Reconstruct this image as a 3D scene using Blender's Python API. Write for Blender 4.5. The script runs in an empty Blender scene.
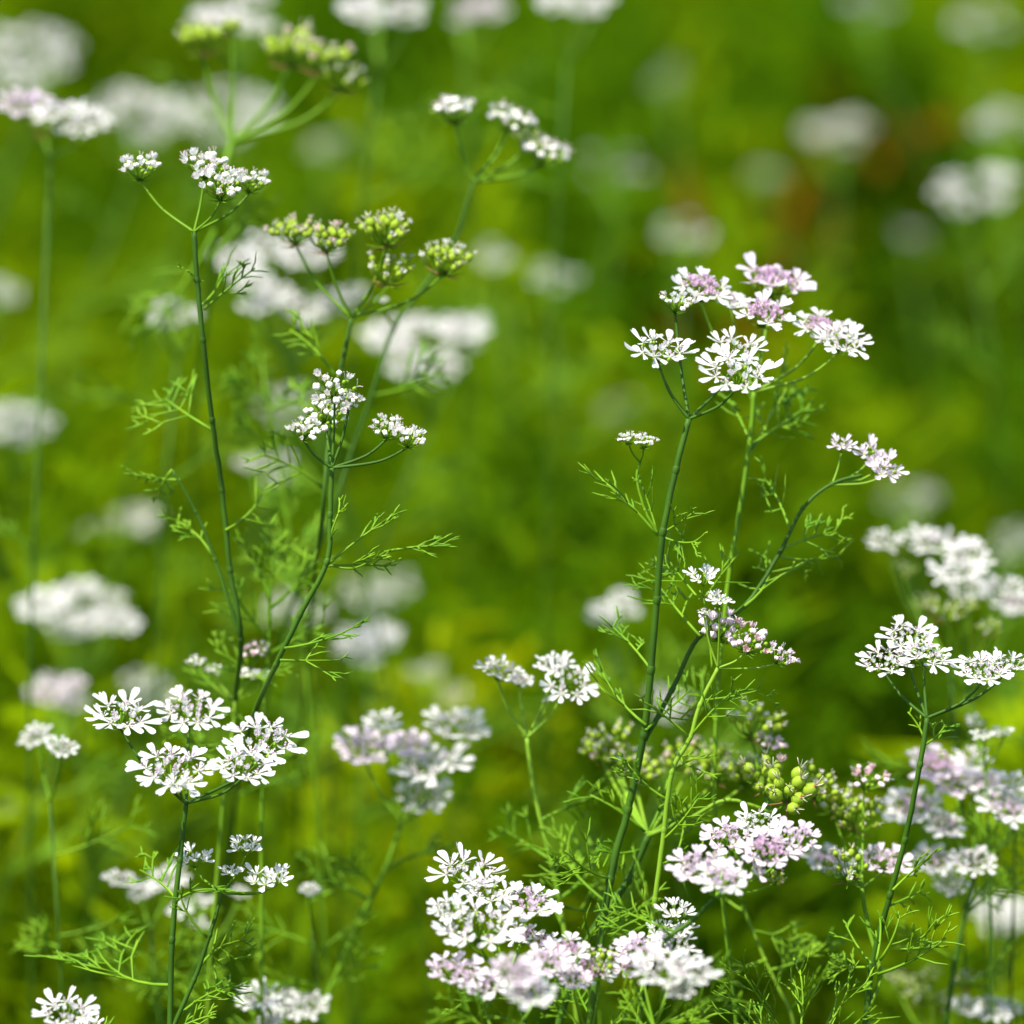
import bpy, math, random
import numpy as np
from mathutils import Vector, Matrix, Euler

S = bpy.context.scene
COL = S.collection
R = math.radians
rnd = random.Random(7)

# ------------------------------------------------------------------ camera, light, exposure
PITCH, CAMZ, D0, FOC, SENS = 17.0, 0.83, 0.72, 85.0, 24.0
cam = bpy.data.cameras.new('camera'); camo = bpy.data.objects.new('camera', cam); COL.objects.link(camo)
cam.sensor_width = SENS; cam.sensor_height = SENS; cam.lens = FOC
cam.clip_start = 0.02; cam.clip_end = 300
camo.location = (0, 0, CAMZ); camo.rotation_euler = (R(90 - PITCH), 0, 0)
cam.dof.use_dof = True; cam.dof.focus_distance = D0; cam.dof.aperture_fstop = 5.2
S.camera = camo

SUN_EL, SUN_AZ = 64.0, 238.0      # azimuth clockwise from +Y (north)
w = bpy.data.worlds.new('World'); S.world = w; w.use_nodes = True
nt = w.node_tree; bg_ = nt.nodes['Background']
sky = nt.nodes.new('ShaderNodeTexSky'); sky.sky_type = 'NISHITA'; sky.sun_disc = False
sky.sun_elevation = R(SUN_EL); sky.sun_rotation = R(SUN_AZ)
nt.links.new(sky.outputs[0], bg_.inputs[0]); bg_.inputs[1].default_value = 0.10
sl = bpy.data.lights.new('sun', 'SUN'); sl.energy = 4.6; sl.angle = R(0.53); sl.color = (1, .95, .83)
so = bpy.data.objects.new('sun', sl); COL.objects.link(so)
sd = Vector((math.sin(R(SUN_AZ)) * math.cos(R(SUN_EL)), math.cos(R(SUN_AZ)) * math.cos(R(SUN_EL)), math.sin(R(SUN_EL))))
so.rotation_euler = (-sd).to_track_quat('-Z', 'Y').to_euler(); so.location = sd * 5
S.view_settings.view_transform = 'Standard'; S.view_settings.look = 'None'
S.view_settings.exposure = 0.82; S.view_settings.gamma = 1
S.cycles.max_bounces = 8; S.cycles.transparent_max_bounces = 8
S.cycles.use_denoising = True

CM = Matrix.Rotation(R(90 - PITCH), 3, 'X')
FP = FOC / SENS * 1024
def at(px, py, D):
    return Vector((0, 0, CAMZ)) + CM @ Vector(((px - 512) / FP * D, -(py - 512) / FP * D, -D))
def size_m(wpx, D): return wpx * D / FP

# ------------------------------------------------------------------ materials
def leafy(name, c1, c2, trans, rough=0.45, scale=60.0, spec=0.4, attr=None, tcol=None):
    m = bpy.data.materials.new(name); m.use_nodes = True
    n = m.node_tree; n.nodes.clear(); L = n.links.new
    out = n.nodes.new('ShaderNodeOutputMaterial')
    tc = n.nodes.new('ShaderNodeTexCoord'); nz = n.nodes.new('ShaderNodeTexNoise'); nz.inputs['Scale'].default_value = scale
    nz.inputs['Detail'].default_value = 3
    L(tc.outputs['Object'], nz.inputs['Vector'])
    rp = n.nodes.new('ShaderNodeValToRGB')
    rp.color_ramp.elements[0].position = .35; rp.color_ramp.elements[0].color = (*c1, 1)
    rp.color_ramp.elements[1].position = .65; rp.color_ramp.elements[1].color = (*c2, 1)
    L(nz.outputs['Fac'], rp.inputs['Fac'])
    colr = rp.outputs['Color']
    if attr:
        a = n.nodes.new('ShaderNodeAttribute'); a.attribute_name = attr
        colr = a.outputs['Color']
    p = n.nodes.new('ShaderNodeBsdfPrincipled'); p.inputs['Roughness'].default_value = rough
    p.inputs['Specular IOR Level'].default_value = spec
    L(colr, p.inputs['Base Color'])
    if trans > 0:
        t = n.nodes.new('ShaderNodeBsdfTranslucent')
        if tcol:
            mx = n.nodes.new('ShaderNodeMixRGB'); mx.blend_type = 'MULTIPLY'; mx.inputs[0].default_value = 1
            mx.inputs[2].default_value = (*tcol, 1); L(colr, mx.inputs[1]); L(mx.outputs[0], t.inputs[0])
        else: L(colr, t.inputs[0])
        x = n.nodes.new('ShaderNodeMixShader'); x.inputs[0].default_value = trans
        L(p.outputs[0], x.inputs[1]); L(t.outputs[0], x.inputs[2]); L(x.outputs[0], out.inputs[0])
    else: L(p.outputs[0], out.inputs[0])
    return m
M = {}
M['white'] = leafy('petal_white', (.86, .85, .84), (.90, .90, .89), .4, .55, 200, .2)
M['lilac'] = leafy('petal_lilac', (.80, .66, .80), (.88, .80, .87), .35, .55, 300, .2)
M['mauve'] = leafy('petal_mauve', (.70, .46, .66), (.86, .70, .84), .3, .6, 500, .2)
M['pink'] = leafy('petal_pink', (.72, .42, .45), (.85, .68, .68), .3, .6, 400, .2)
M['bud_white'] = leafy('bud_white', (.82, .80, .70), (.90, .89, .84), 0, .6, 300, .15)
M['bud_pink'] = leafy('bud_pink', (.78, .52, .58), (.88, .76, .78), 0, .6, 300, .15)
M['anther'] = leafy('anther', (.55, .32, .45), (.72, .52, .60), 0, .6, 500, .2)
M['cream'] = leafy('cream', (.72, .70, .50), (.80, .78, .62), 0, .5, 300, .3)
M['ovary'] = leafy('ovary', (.16, .30, .015), (.30, .46, .04), 0, .5, 400, .2)
M['fruit'] = leafy('fruit', (.17, .31, .012), (.36, .46, .035), 0, .6, 500, .2)
M['brown'] = leafy('dried', (.22, .10, .04), (.34, .18, .07), 0, .7, 400, .2)
M['ray'] = leafy('ray', (.085, .20, .005), (.15, .30, .008), 0, .55, 90, .2)
M['stem'] = leafy('stem', (.030, .088, .004), (.055, .14, .007), 0, .55, 70, .2)
M['stem_pale'] = leafy('stem_pale', (.13, .27, .010), (.20, .36, .02), 0, .5, 70, .25)
M['leaf'] = leafy('leaf', (.095, .235, .006), (.18, .34, .010), 0, .55, 120, .2)
M['canopy'] = leafy('canopy', (.1, .2, .01), (.1, .2, .01), .5, .8, 10, .05, attr='tone', tcol=(1.6, 1.35, .2))
MI = list(M.keys())

def ground_mat():
    m = bpy.data.materials.new('ground'); m.use_nodes = True; n = m.node_tree; L = n.links.new
    p = n.nodes['Principled BSDF']; p.inputs['Roughness'].default_value = .95
    tc = n.nodes.new('ShaderNodeTexCoord'); nz = n.nodes.new('ShaderNodeTexNoise'); nz.inputs['Scale'].default_value = 4; nz.inputs['Detail'].default_value = 9
    rp = n.nodes.new('ShaderNodeValToRGB')
    rp.color_ramp.elements[0].color = (.02, .028, .004, 1); rp.color_ramp.elements[0].position = .35
    rp.color_ramp.elements[1].color = (.06, .075, .01, 1); rp.color_ramp.elements[1].position = .7
    L(tc.outputs['Object'], nz.inputs[0]); L(nz.outputs[0], rp.inputs[0]); L(rp.outputs[0], p.inputs[0])
    b = n.nodes.new('ShaderNodeBump'); b.inputs[0].default_value = .6; b.inputs[1].default_value = .02
    nz2 = n.nodes.new('ShaderNodeTexNoise'); nz2.inputs['Scale'].default_value = 60; L(tc.outputs['Object'], nz2.inputs[0])
    L(nz2.outputs[0], b.inputs['Height']); L(b.outputs[0], p.inputs['Normal'])
    return m

# ------------------------------------------------------------------ mesh builder
def frame(d):
    d = d.normalized(); a = Vector((0, 0, 1)) if abs(d.z) < .9 else Vector((1, 0, 0))
    u = d.cross(a).normalized(); return u, d.cross(u).normalized()
class MB:
    def __init__(s): s.v = []; s.f = []; s.m = []
    def add(s, vs, fs, mat):
        o = len(s.v); s.v.extend(vs); k = MI.index(mat)
        for f in fs: s.f.append([i + o for i in f]); s.m.append(k)
    def tube(s, pts, rad, mat, n=6, flat=1.0):
        pts = [Vector(p) for p in pts]; N = len(pts)
        if isinstance(rad, (int, float)): rad = [rad] * N
        vs = []; fs = []; u0 = None
        for i, p in enumerate(pts):
            d = (pts[min(i + 1, N - 1)] - pts[max(i - 1, 0)])
            if d.length < 1e-9: d = Vector((0, 0, 1))
            d.normalize()
            if u0 is None: u, w_ = frame(d)
            else:
                u = (u0 - d * u0.dot(d)); u = u.normalized() if u.length > 1e-6 else frame(d)[0]; w_ = d.cross(u)
            u0 = u
            for k in range(n):
                a = 2 * math.pi * k / n
                vs.append(p + (u * math.cos(a) + w_ * math.sin(a) * flat) * rad[i])
        for i in range(N - 1):
            for k in range(n):
                k2 = (k + 1) % n
                fs.append((i * n + k, i * n + k2, (i + 1) * n + k2, (i + 1) * n + k))
        fs.append(tuple(range(n - 1, -1, -1))); fs.append(tuple(range((N - 1) * n, N * n)))
        s.add(vs, fs, mat)
    def ball(s, c, r, mat, axis=None, el=1.0, nu=6, nv=4):
        c = Vector(c); ax = Vector(axis).normalized() if axis is not None else Vector((0, 0, 1)); u, w_ = frame(ax)
        vs = [c + ax * r * el]; fs = []
        for j in range(1, nv):
            t = math.pi * j / nv
            for k in range(nu):
                a = 2 * math.pi * k / nu
                vs.append(c + ax * (math.cos(t) * r * el) + (u * math.cos(a) + w_ * math.sin(a)) * r * math.sin(t))
        vs.append(c - ax * r * el); e = len(vs) - 1
        for k in range(nu):
            k2 = (k + 1) % nu
            fs.append((0, 1 + k, 1 + k2)); fs.append((e, 1 + (nv - 2) * nu + k2, 1 + (nv - 2) * nu + k))
            for j in range(nv - 2):
                fs.append((1 + j * nu + k, 1 + (j + 1) * nu + k, 1 + (j + 1) * nu + k2, 1 + j * nu + k2))
        s.add(vs, fs, mat)
    def petal(s, o, d, nrm, L, W, mat, bend=0.1, cup=.15, notch=.12, tipin=0.0):
        # an obovate petal with a shallow notch, grown from o along d, on the side nrm
        o = Vector(o); d = d.normalized(); nrm = (nrm - d * nrm.dot(d)).normalized(); sd_ = d.cross(nrm)
        us = (0, .18, .4, .62, .82, .95, 1.0); ws = (.12, .25, .52, .86, 1.0, .80, .42); vs = []; fs = []
        for i, u in enumerate(us):
            for v in (-1, -.5, 0, .5, 1):
                uu = u
                if i >= 5: uu = u - notch * (1 - abs(v)) * (1.0 if i == 6 else .5)
                z = bend * uu * uu * L + cup * v * v * W * ws[i] + tipin * max(0, uu - .6) * L
                vs.append(o + d * (uu * L) + sd_ * (v * W * .5 * ws[i]) + nrm * z)
        for i in range(6):
            for k in range(4):
                a = i * 5 + k; fs.append((a, a + 1, a + 6, a + 5))
        s.add(vs, fs, mat)
    def mesh(s, name):
        me = bpy.data.meshes.new(name)
        me.from_pydata([tuple(v) for v in s.v], [], s.f)
        used = sorted(set(s.m)); mp = {k: i for i, k in enumerate(used)}
        for k in used: me.materials.append(M[MI[k]])
        me.polygons.foreach_set('material_index', [mp[k] for k in s.m])
        me.polygons.foreach_set('use_smooth', [True] * len(s.f)); me.update()
        return me

# ------------------------------------------------------------------ umbellet (flower head) builders: radius about 1 unit, facing +Z
Z = Vector((0, 0, 1))
def polar(a, r, z=0.0): return Vector((math.cos(a) * r, math.sin(a) * r, z))
def stamens(b, c, ax, h, mat, r, n=4, fil='white'):
    u, w_ = frame(ax)
    for k in range(n):
        a = 2 * math.pi * (k + r.random() * .6) / n
        t = c + ax * h * r.uniform(.7, 1.1) + (u * math.cos(a) + w_ * math.sin(a)) * h * r.uniform(.4, .8)
        b.tube([c, (c + t) / 2 + ax * h * .15, t], .010, 'bud_white' if fil == 'white' else 'bud_pink', 3); b.ball(t, .030, mat, nu=4, nv=3)
def small_floret(b, c, ax, s, pet, ant, r, fold=.9):
    # small regular floret with inward-folded petals
    u, w_ = frame(ax); k0 = r.random() * 6
    b.ball(c - ax * s * .5, s * .36, 'ovary', ax, 1.2, 6, 4)
    for k in range(5):
        a = k0 + 2 * math.pi * k / 5
        d = (u * math.cos(a) + w_ * math.sin(a)) + ax * r.uniform(.15, .9) * fold
        L = s * r.uniform(.75, 1.15)
        b.petal(c, d, ax, L, L * .85, pet, bend=.35, cup=.35, notch=.2, tipin=.8)
    if r.random() < .7: stamens(b, c, ax, s * 1.1, ant, r, 3, pet)
def umbellet_bloom(seed, petal='white', inner='white', ant='mauve', nout=7, nin=8, L=.46, Wd=.56, dense=1.0):
    r = random.Random(seed); b = MB(); a0 = r.random() * 6
    base = Vector((0, 0, -.42))
    for i in range(nout):
        a = a0 + 2 * math.pi * (i + r.uniform(-.18, .18)) / nout
        rr = r.uniform(.50, .60); c = polar(a, rr, r.uniform(-.05, .07)); out = polar(a, 1)
        ax = (Z + out * r.uniform(.15, .45) + Vector((r.uniform(-.2, .2), r.uniform(-.2, .2), 0))).normalized()
        b.tube([base, polar(a, rr * .55, -.26), c - ax * .12], [.022, .018, .018], 'ray', 4)
        b.ball(c - ax * .09, .07, 'ovary', ax, 1.2)
        side = ax.cross(out).normalized(); big = r.uniform(.85, 1.12)
        for ang, ll, ww in ((-80, .78, .9), (-23, 1.0, 1.0), (23, 1.0, 1.0), (80, .78, .9), (-145, .36, 1.0), (145, .36, 1.0)):
            if abs(ang) < 100 and r.random() < .08: continue
            t = R(ang + r.uniform(-9, 9)); d = out * math.cos(t) + side * math.sin(t) + ax * r.uniform(-.02, .45)
            l_ = L * ll * big * r.uniform(.85, 1.12)
            b.petal(c + d.normalized() * .02, d, ax, l_, l_ * Wd * ww * r.uniform(.9, 1.15), petal if ll > .5 else inner,
                    bend=r.uniform(-.15, .25), cup=r.uniform(-.2, .35), notch=r.uniform(.0, .13))
        b.ball(c + ax * .015, .035, 'cream' if petal == 'white' else 'anther', nu=5, nv=3)
        stamens(b, c, ax, .15, ant, r, 4)
    for i in range(nin):
        a = r.random() * 6.283; rr = math.sqrt((i + .5) / nin) * .42
        a = i * 2.4 + r.uniform(-.3, .3)
        c = polar(a, rr, r.uniform(.0, .10)); ax = (Z + polar(a, rr * .5)).normalized()
        b.tube([base, c - ax * .1], .016, 'ray', 4)
        small_floret(b, c, ax, r.uniform(.10, .15) * dense, inner, ant, r)
    for i in range(5):
        a = i * 1.257 + r.random(); b.tube([base, polar(a, .14, -.42), polar(a, .3, -.36)], [.02, .018, .004], 'ray', 4)
    return b.mesh('umbellet')
def umbellet_bud(seed, pet='white', ant='pink', n=20):
    r = random.Random(seed); b = MB(); base = Vector((0, 0, -.6))
    for i in range(n):
        rr = math.sqrt((i + .4) / n) * .82; a = i * 2.4 + r.uniform(-.3, .3)
        c = polar(a, rr, .10 - .2 * rr * rr + r.uniform(-.1, .12)); ax = (Z + polar(a, rr * .9)).normalized()
        b.tube([base, (base + c) / 2 + polar(a, .05, -.06), c - ax * .12], .024, 'ray', 4)
        b.ball(c - ax * .08, .085, 'ovary', ax, 1.2)
        k = r.random()
        if k < .55:
            s_ = r.uniform(.105, .16)
            for q in range(4):
                aa = q * 1.57 + k * 6; b.ball(c + ax * .03 + polar(aa, s_ * .45, .02), s_ * .66, 'bud_white' if pet == 'white' else 'bud_pink', nu=6, nv=4)
        elif k < .85: small_floret(b, c + ax * .02, ax, r.uniform(.16, .23), pet, ant, r)
        if r.random() < .55: stamens(b, c + ax * .05, ax, .24, ant, r, 2)
    for i in range(6):
        a = i * 1.05 + r.random() * .5; b.tube([base, polar(a, .2, -.6), polar(a, .55, -.42)], [.03, .03, .006], 'ray', 4)
    return b.mesh('umbellet')
def umbellet_seed(seed, frac=.35, pet='white', n=17, rr0=.85, big=.15, dome=.25, fruit='fruit'):
    r = random.Random(seed); b = MB(); base = Vector((0, 0, -.62))
    for i in range(n):
        rr = math.sqrt((i + .4) / n) * rr0; a = i * 2.4 + r.uniform(-.3, .3)
        c = polar(a, rr, .12 - dome * rr * rr + r.uniform(-.1, .12)); ax = (Z + polar(a, rr * 1.1) + Vector((r.uniform(-.2, .2), r.uniform(-.2, .2), 0))).normalized()
        b.tube([base, (base + c) / 2 + polar(a, .08, -.08), c - ax * big], .026, 'ray', 4)
        s_ = big * r.uniform(.8, 1.15)
        b.ball(c, s_, fruit, ax, 1.22, 8, 6)
        t = c + ax * s_ * 1.1; u, w_ = frame(ax)
        for q in range(5):                    # calyx teeth
            aa = q * 1.257 + r.random(); d = (u * math.cos(aa) + w_ * math.sin(aa)) * .7 + ax
            b.tube([t, t + d * s_ * 1.15], [.022, .004], ('fruit', 'cream', 'brown')[q % 3], 3)
        b.tube([t, t + ax * s_ * 1.7 + u * s_ * .5], [.02, .01], 'cream', 3)
        b.tube([t, t + ax * s_ * 1.4 - u * s_ * 1.0 + w_ * s_ * .2], [.02, .01], 'cream', 3)
        k = r.random()
        if k < frac:
            for q in range(4):
                aa = q * 1.57 + k * 9; d = (u * math.cos(aa) + w_ * math.sin(aa)) + ax * .8
                b.petal(t, d, ax, s_ * r.uniform(1.0, 1.6), s_ * 1.1, pet, bend=.3, notch=.2)
        elif k < frac + .15: b.ball(t, s_ * .35, 'brown', nu=5, nv=3)
    for i in range(7):
        a = i * .9 + r.random() * .4; b.tube([base, polar(a, .25, -.66), polar(a, .7, -.5)], [.03, .03, .006], 'ray' if i % 3 else 'brown', 4)
    b.ball(base, .08, 'brown', nu=6, nv=4)
    return b.mesh('umbellet')
def umbellet_mini(seed, pet='white', ant='pink'):
    # a young head: five open florets, the petals standing up
    r = random.Random(seed); b = MB(); base = Vector((0, 0, -.7)); n = 6
    for i in range(n):
        a = i * 6.283 / n + r.uniform(-.3, .3); rr = r.uniform(.45, .62) if i else .1; c = polar(a, rr, r.uniform(-.1, .1)); ax = (Z + polar(a, .5)).normalized()
        b.tube([base, c - ax * .12], .03, 'ray', 4); b.ball(c - ax * .06, .11, 'ovary', ax, 1.2)
        u, w_ = frame(ax)
        for q in range(5):
            aa = q * 1.257 + r.random() * .4; d = (u * math.cos(aa) + w_ * math.sin(aa)) + ax * r.uniform(.1, .9); o_ = polar(a, 1).dot(d)
            L = .36 + .28 * max(0, o_)
            b.petal(c, d, ax, L * r.uniform(.85, 1.15), L * .5, pet, bend=.2, cup=.3, notch=.15)
        stamens(b, c, ax, .28, ant, r, 3)
    return b.mesh('umbellet')

KINDS = {}
for q in range(5):
    KINDS.setdefault('bloom', []).append(umbellet_bloom(10 + q, nout=8 + q % 2, nin=9, Wd=.48))
    KINDS.setdefault('bloomw', []).append(umbellet_bloom(30 + q, nout=7 + q % 2, nin=6, L=.56, Wd=.38))
    KINDS.setdefault('purple', []).append(umbellet_bloom(50 + q, 'lilac' if q % 2 else 'white', 'mauve', 'mauve', 6, 13, .46, .52, 1.15))
    KINDS.setdefault('lilac', []).append(umbellet_bloom(70 + q, 'lilac' if q % 2 else 'white', 'lilac', 'mauve', 8, 10, .42, .6, 1.1))
    KINDS.setdefault('sparse', []).append(umbellet_bloom(250 + q, nout=6, nin=4, L=.42, Wd=.5))
    KINDS.setdefault('faint', []).append(umbellet_bloom(230 + q, nout=5, nin=3, L=.33, Wd=.5))
    KINDS.setdefault('bud', []).append(umbellet_bud(90 + q))
    KINDS.setdefault('pinkbud', []).append(umbellet_bud(110 + q, 'lilac' if q % 2 else 'pink', 'mauve', 18))
    KINDS.setdefault('seed', []).append(umbellet_seed(130 + q, .36, 'white' if q % 2 else 'pink'))
    KINDS.setdefault('fruit', []).append(umbellet_seed(150 + q, .20, 'pink', 9, .72, .21, .1))
    KINDS.setdefault('mixed', []).append(umbellet_seed(170 + q, .62, 'lilac' if q % 2 else 'white', 13, .8, .12, .2))
    KINDS.setdefault('mini', []).append(umbellet_mini(190 + q))
    KINDS.setdefault('minim', []).append(umbellet_mini(210 + q, 'lilac', 'mauve'))

# ------------------------------------------------------------------ leaves
def leaf_mb(org, tip, r, w=0.00042, lobes=4, mat='leaf', up=None, spread=1.0):
    """finely divided leaf of thread-like segments from org to tip (local coordinates)"""
    b = MB(); ax = tip - org; Ln = ax.length; ax = ax.normalized()
    u, v = frame(ax); a = r.random() * 6.28
    if up is not None: sd_ = ax.cross(up).normalized()
    else: sd_ = u * math.cos(a) + v * math.sin(a)
    nr = ax.cross(sd_)
    sag = nr * Ln * r.uniform(-.08, .08) + sd_ * Ln * r.uniform(-.08, .08)
    def P(t): return org + ax * Ln * t + sag * 4 * t * (1 - t)
    b.tube([P(t / 6) for t in range(7)], [w * (1.25 - .5 * t / 6) for t in range(7)], mat, 5)
    def seg(o, d, l, lev):
        mid = o + d * l * .5 + Vector((r.uniform(-1, 1), r.uniform(-1, 1), r.uniform(-1, 1))) * l * .06
        e = o + d * l
        b.tube([o, mid, o + (e - o) * .9, e], [w * .75, w * .95, w * .55, w * .08], mat, 5, .7)
        if lev > 0:
            for q in range(2 + (r.random() < .4)):
                t = r.uniform(.35, .8); s_ = 1 if q % 2 else -1
                dd = (d + (sd_ * s_ * r.uniform(.4, .9) if abs(d.dot(sd_)) < .8 else ax * s_ * .7) + nr * r.uniform(-.35, .35) + ax * .3).normalized()
                seg(o + (mid - o) * 2 * t * .5 if t < .5 else mid + (e - mid) * (2 * t - 1), dd, l * r.uniform(.4, .75), lev - 1)
    for k in range(lobes):
        t = .38 + .55 * k / max(1, lobes - 1)
        for s_ in (-1, 1):
            if r.random() < .15: continue
            d = (ax * r.uniform(.7, 1.1) + sd_ * s_ * r.uniform(.6, 1.1) * spread + nr * r.uniform(-.35, .35)).normalized()
            seg(P(t), d, Ln * r.uniform(.36, .58) * (1.15 - .5 * t), (0, 1, 1, 2)[r.randrange(4)])
    return b

# ------------------------------------------------------------------ plants
def child(name, me, parent):
    o = bpy.data.objects.new(name, me); COL.objects.link(o); o.parent = parent; return o
def spline(pts, k=5):
    pts = [Vector(p) for p in pts]
    if len(pts) < 3: return pts
    out = []
    for i in range(len(pts) - 1):
        p0 = pts[max(i - 1, 0)]; p1 = pts[i]; p2 = pts[i + 1]; p3 = pts[min(i + 2, len(pts) - 1)]
        for j in range(k):
            t = j / k
            out.append(.5 * ((2 * p1) + (p2 - p0) * t + (2 * p0 - 5 * p1 + 4 * p2 - p3) * t * t + (3 * p1 - p0 - 3 * p2 + p3) * t ** 3))
    out.append(pts[-1]); return out
G_FRONT = 'coriander plants flowering in the focused row'
G_MID = 'coriander plants flowering just behind the focused row'
G_BACK = 'blurred coriander plants flowering farther back'
class Plant:
    def __init__(s, label, foot, group=G_FRONT, D=None, seed=None):
        """foot = (px, py, D) where the stem leaves the picture; it goes on down to the soil"""
        s.r = random.Random(seed if seed is not None else hash_(label))
        f = at(*foot); s.base = Vector((f.x + s.r.uniform(-.03, .03), f.y + s.r.uniform(.0, .04), 0)); s.foot = f; s.D = D or foot[2]
        s.e = bpy.data.objects.new('coriander_plant', None); s.e.empty_display_size = .02; COL.objects.link(s.e)
        s.e.location = s.base; s.e['label'] = label; s.e['category'] = 'plant'; s.e['group'] = group
        s.label = label; PLANTS.append(s)
    def L(s, p): return p - s.base
    def stem(s, pts, w0=4.2, w1=7.5, mat='stem', name='stem', ground=True):
        """pts from the top down as (px, py[, D]); widths in pixels at top and foot"""
        if ground: s.pix = [(p[0], p[1], p[2] if len(p) > 2 else s.D) for p in pts]
        ps = [at(p[0], p[1], p[2] if len(p) > 2 else s.D) for p in pts]
        n = len(ps)
        qq = spline(ps)
        if ground:
            a = ps[-1]; d = (ps[-1] - ps[-2]).normalized(); ln = (a - s.base).length
            c1 = a + (d + Vector((0, 0, -.6))).normalized() * ln * .35; c2 = s.base + Vector((0, 0, ln * .35))
            qq = qq + [a * (1 - t) ** 3 + c1 * 3 * t * (1 - t) ** 2 + c2 * 3 * t * t * (1 - t) + s.base * t ** 3 for t in [k / 14 for k in range(1, 15)]]
        q = [s.L(p) for p in qq]
        N = len(q); m = size_m(1, s.D) / 2
        rad = [m * (w0 + (w1 - w0) * i / (N - 1)) for i in range(N)]
        jit = [m * .7 * s.r.uniform(-1, 1) for _ in q]
        q = [p + Vector((jit[i], jit[-i - 1], 0)) if 0 < i < N - 1 else p for i, p in enumerate(q)]
        b = MB(); b.tube(q, rad, mat, 8)
        for i in range(n - 1):                 # swollen nodes
            if 0 < i and n > 2: b.ball(s.L(ps[i]), rad[min(N - 1, i * 5)] * 1.25, mat, (q[min(N - 1, i * 5 + 1)] - q[i * 5 - 1]), 1.9, 8, 5)
        return child(name, b.mesh(name), s.e)
    def fuzz(s, n, lo=.2, hi=1.0, ln=75):
        P = s.pix
        for _ in range(n):
            t = s.r.uniform(lo, hi) * (len(P) - 1); i = min(int(t), len(P) - 2); f = t - i; a, b = P[i], P[i + 1]
            q = [a[k] + (b[k] - a[k]) * f for k in range(3)]; sx = s.r.choice((-1, 1)); l = ln * s.r.uniform(.6, 1.25); an = s.r.uniform(-.15, 1.2)
            s.leaf(tuple(q), (q[0] + sx * l * math.cos(an), q[1] - l * math.sin(an), q[2] + s.r.uniform(-.012, .02)), 2.8, s.r.choice((3, 4, 4)))
    def branch(s, pts, w0=3, w1=4, mat='stem'): return s.stem(pts, w0, w1, mat, 'branch', False)
    def leaf(s, a, b_, w=3.2, lobes=4, mat='leaf', up=None, spread=1.0):
        A = s.L(at(a[0], a[1], a[2] if len(a) > 2 else s.D)); B = s.L(at(b_[0], b_[1], b_[2] if len(b_) > 2 else s.D + s.r.uniform(-.008, .008)))
        mb = leaf_mb(A, B, s.r, size_m(w * .9, s.D) / 2, lobes, mat, up, spread)
        return child('leaf', mb.mesh('leaf'), s.e)
    def umbel(s, node, heads, w=3.0, mat='ray', bracts=True):
        """heads: (px, py, width_px, kind[, tilt to camera, roll, D])"""
        nd = node if len(node) > 2 else (*node, s.D); N_ = s.L(at(*nd)); b = MB(); m = size_m(1, s.D) / 2; items = []
        b.ball(N_, m * w * .95, mat, nu=8, nv=5)
        for h in heads:
            px, py, wd, kind = h[:4]; tilt = (h[4] if len(h) > 4 else 22) * .62 - 1; roll = h[5] if len(h) > 5 else 0
            D = h[6] if len(h) > 6 else s.D + s.r.uniform(-.006, .006)
            c = s.L(at(px, py, D)); sc = size_m(wd, D) / 2 / 1.0
            rot = Matrix.Rotation(R(roll), 4, 'Y') @ Matrix.Rotation(R(tilt), 4, 'X') @ Matrix.Rotation(s.r.random() * 6.28, 4, 'Z')
            axis = (rot @ Vector((0, 0, 1, 0))).xyz if False else rot.to_3x3() @ Z
            drop = .42 if kind in ('bloom', 'bloomw', 'purple', 'lilac', 'faint', 'sparse') else (.7 if kind[:4] == 'mini' else .6)
            j = c - axis * drop * sc
            v = j - N_; mid = N_ + v * .5 + (Vector((v.x, v.y, 0)) * .12 - Vector((0, 0, abs(v.x) * .05)))
            b.tube(spline([N_, mid, j], 6), [m * w * (1.0 - .25 * i / 12) for i in range(13)], mat, 6)
            items.append((kind, c, sc, rot))
        if bracts:
            for q in range(2):
                d = Vector((s.r.uniform(-1, 1), s.r.uniform(-1, 1), .3)).normalized(); b.tube([N_, N_ + d * m * 12], [m * 1.4, m * .4], mat, 4)
        u = child('umbel', b.mesh('umbel'), s.e)
        for kind, c, sc, rot in items:
            o = child('umbellet', s.r.choice(KINDS[kind]), u)
            o.matrix_local = Matrix.Translation(c) @ rot @ Matrix.Diagonal((sc, sc, sc, 1))
        return u
PLANTS = []
def hash_(t):
    h = 7
    for c in t: h = (h * 131 + ord(c)) % 1000003
    return h

# ------------------------------------------------------------------ setting
gb = bpy.data.meshes.new('ground'); gb.from_pydata([(-60, -20, 0), (60, -20, 0), (60, 120, 0), (-60, 120, 0)], [], [(0, 1, 2, 3)])
gb.materials.append(ground_mat()); go = bpy.data.objects.new('ground', gb); COL.objects.link(go); go['kind'] = 'structure'

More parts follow.
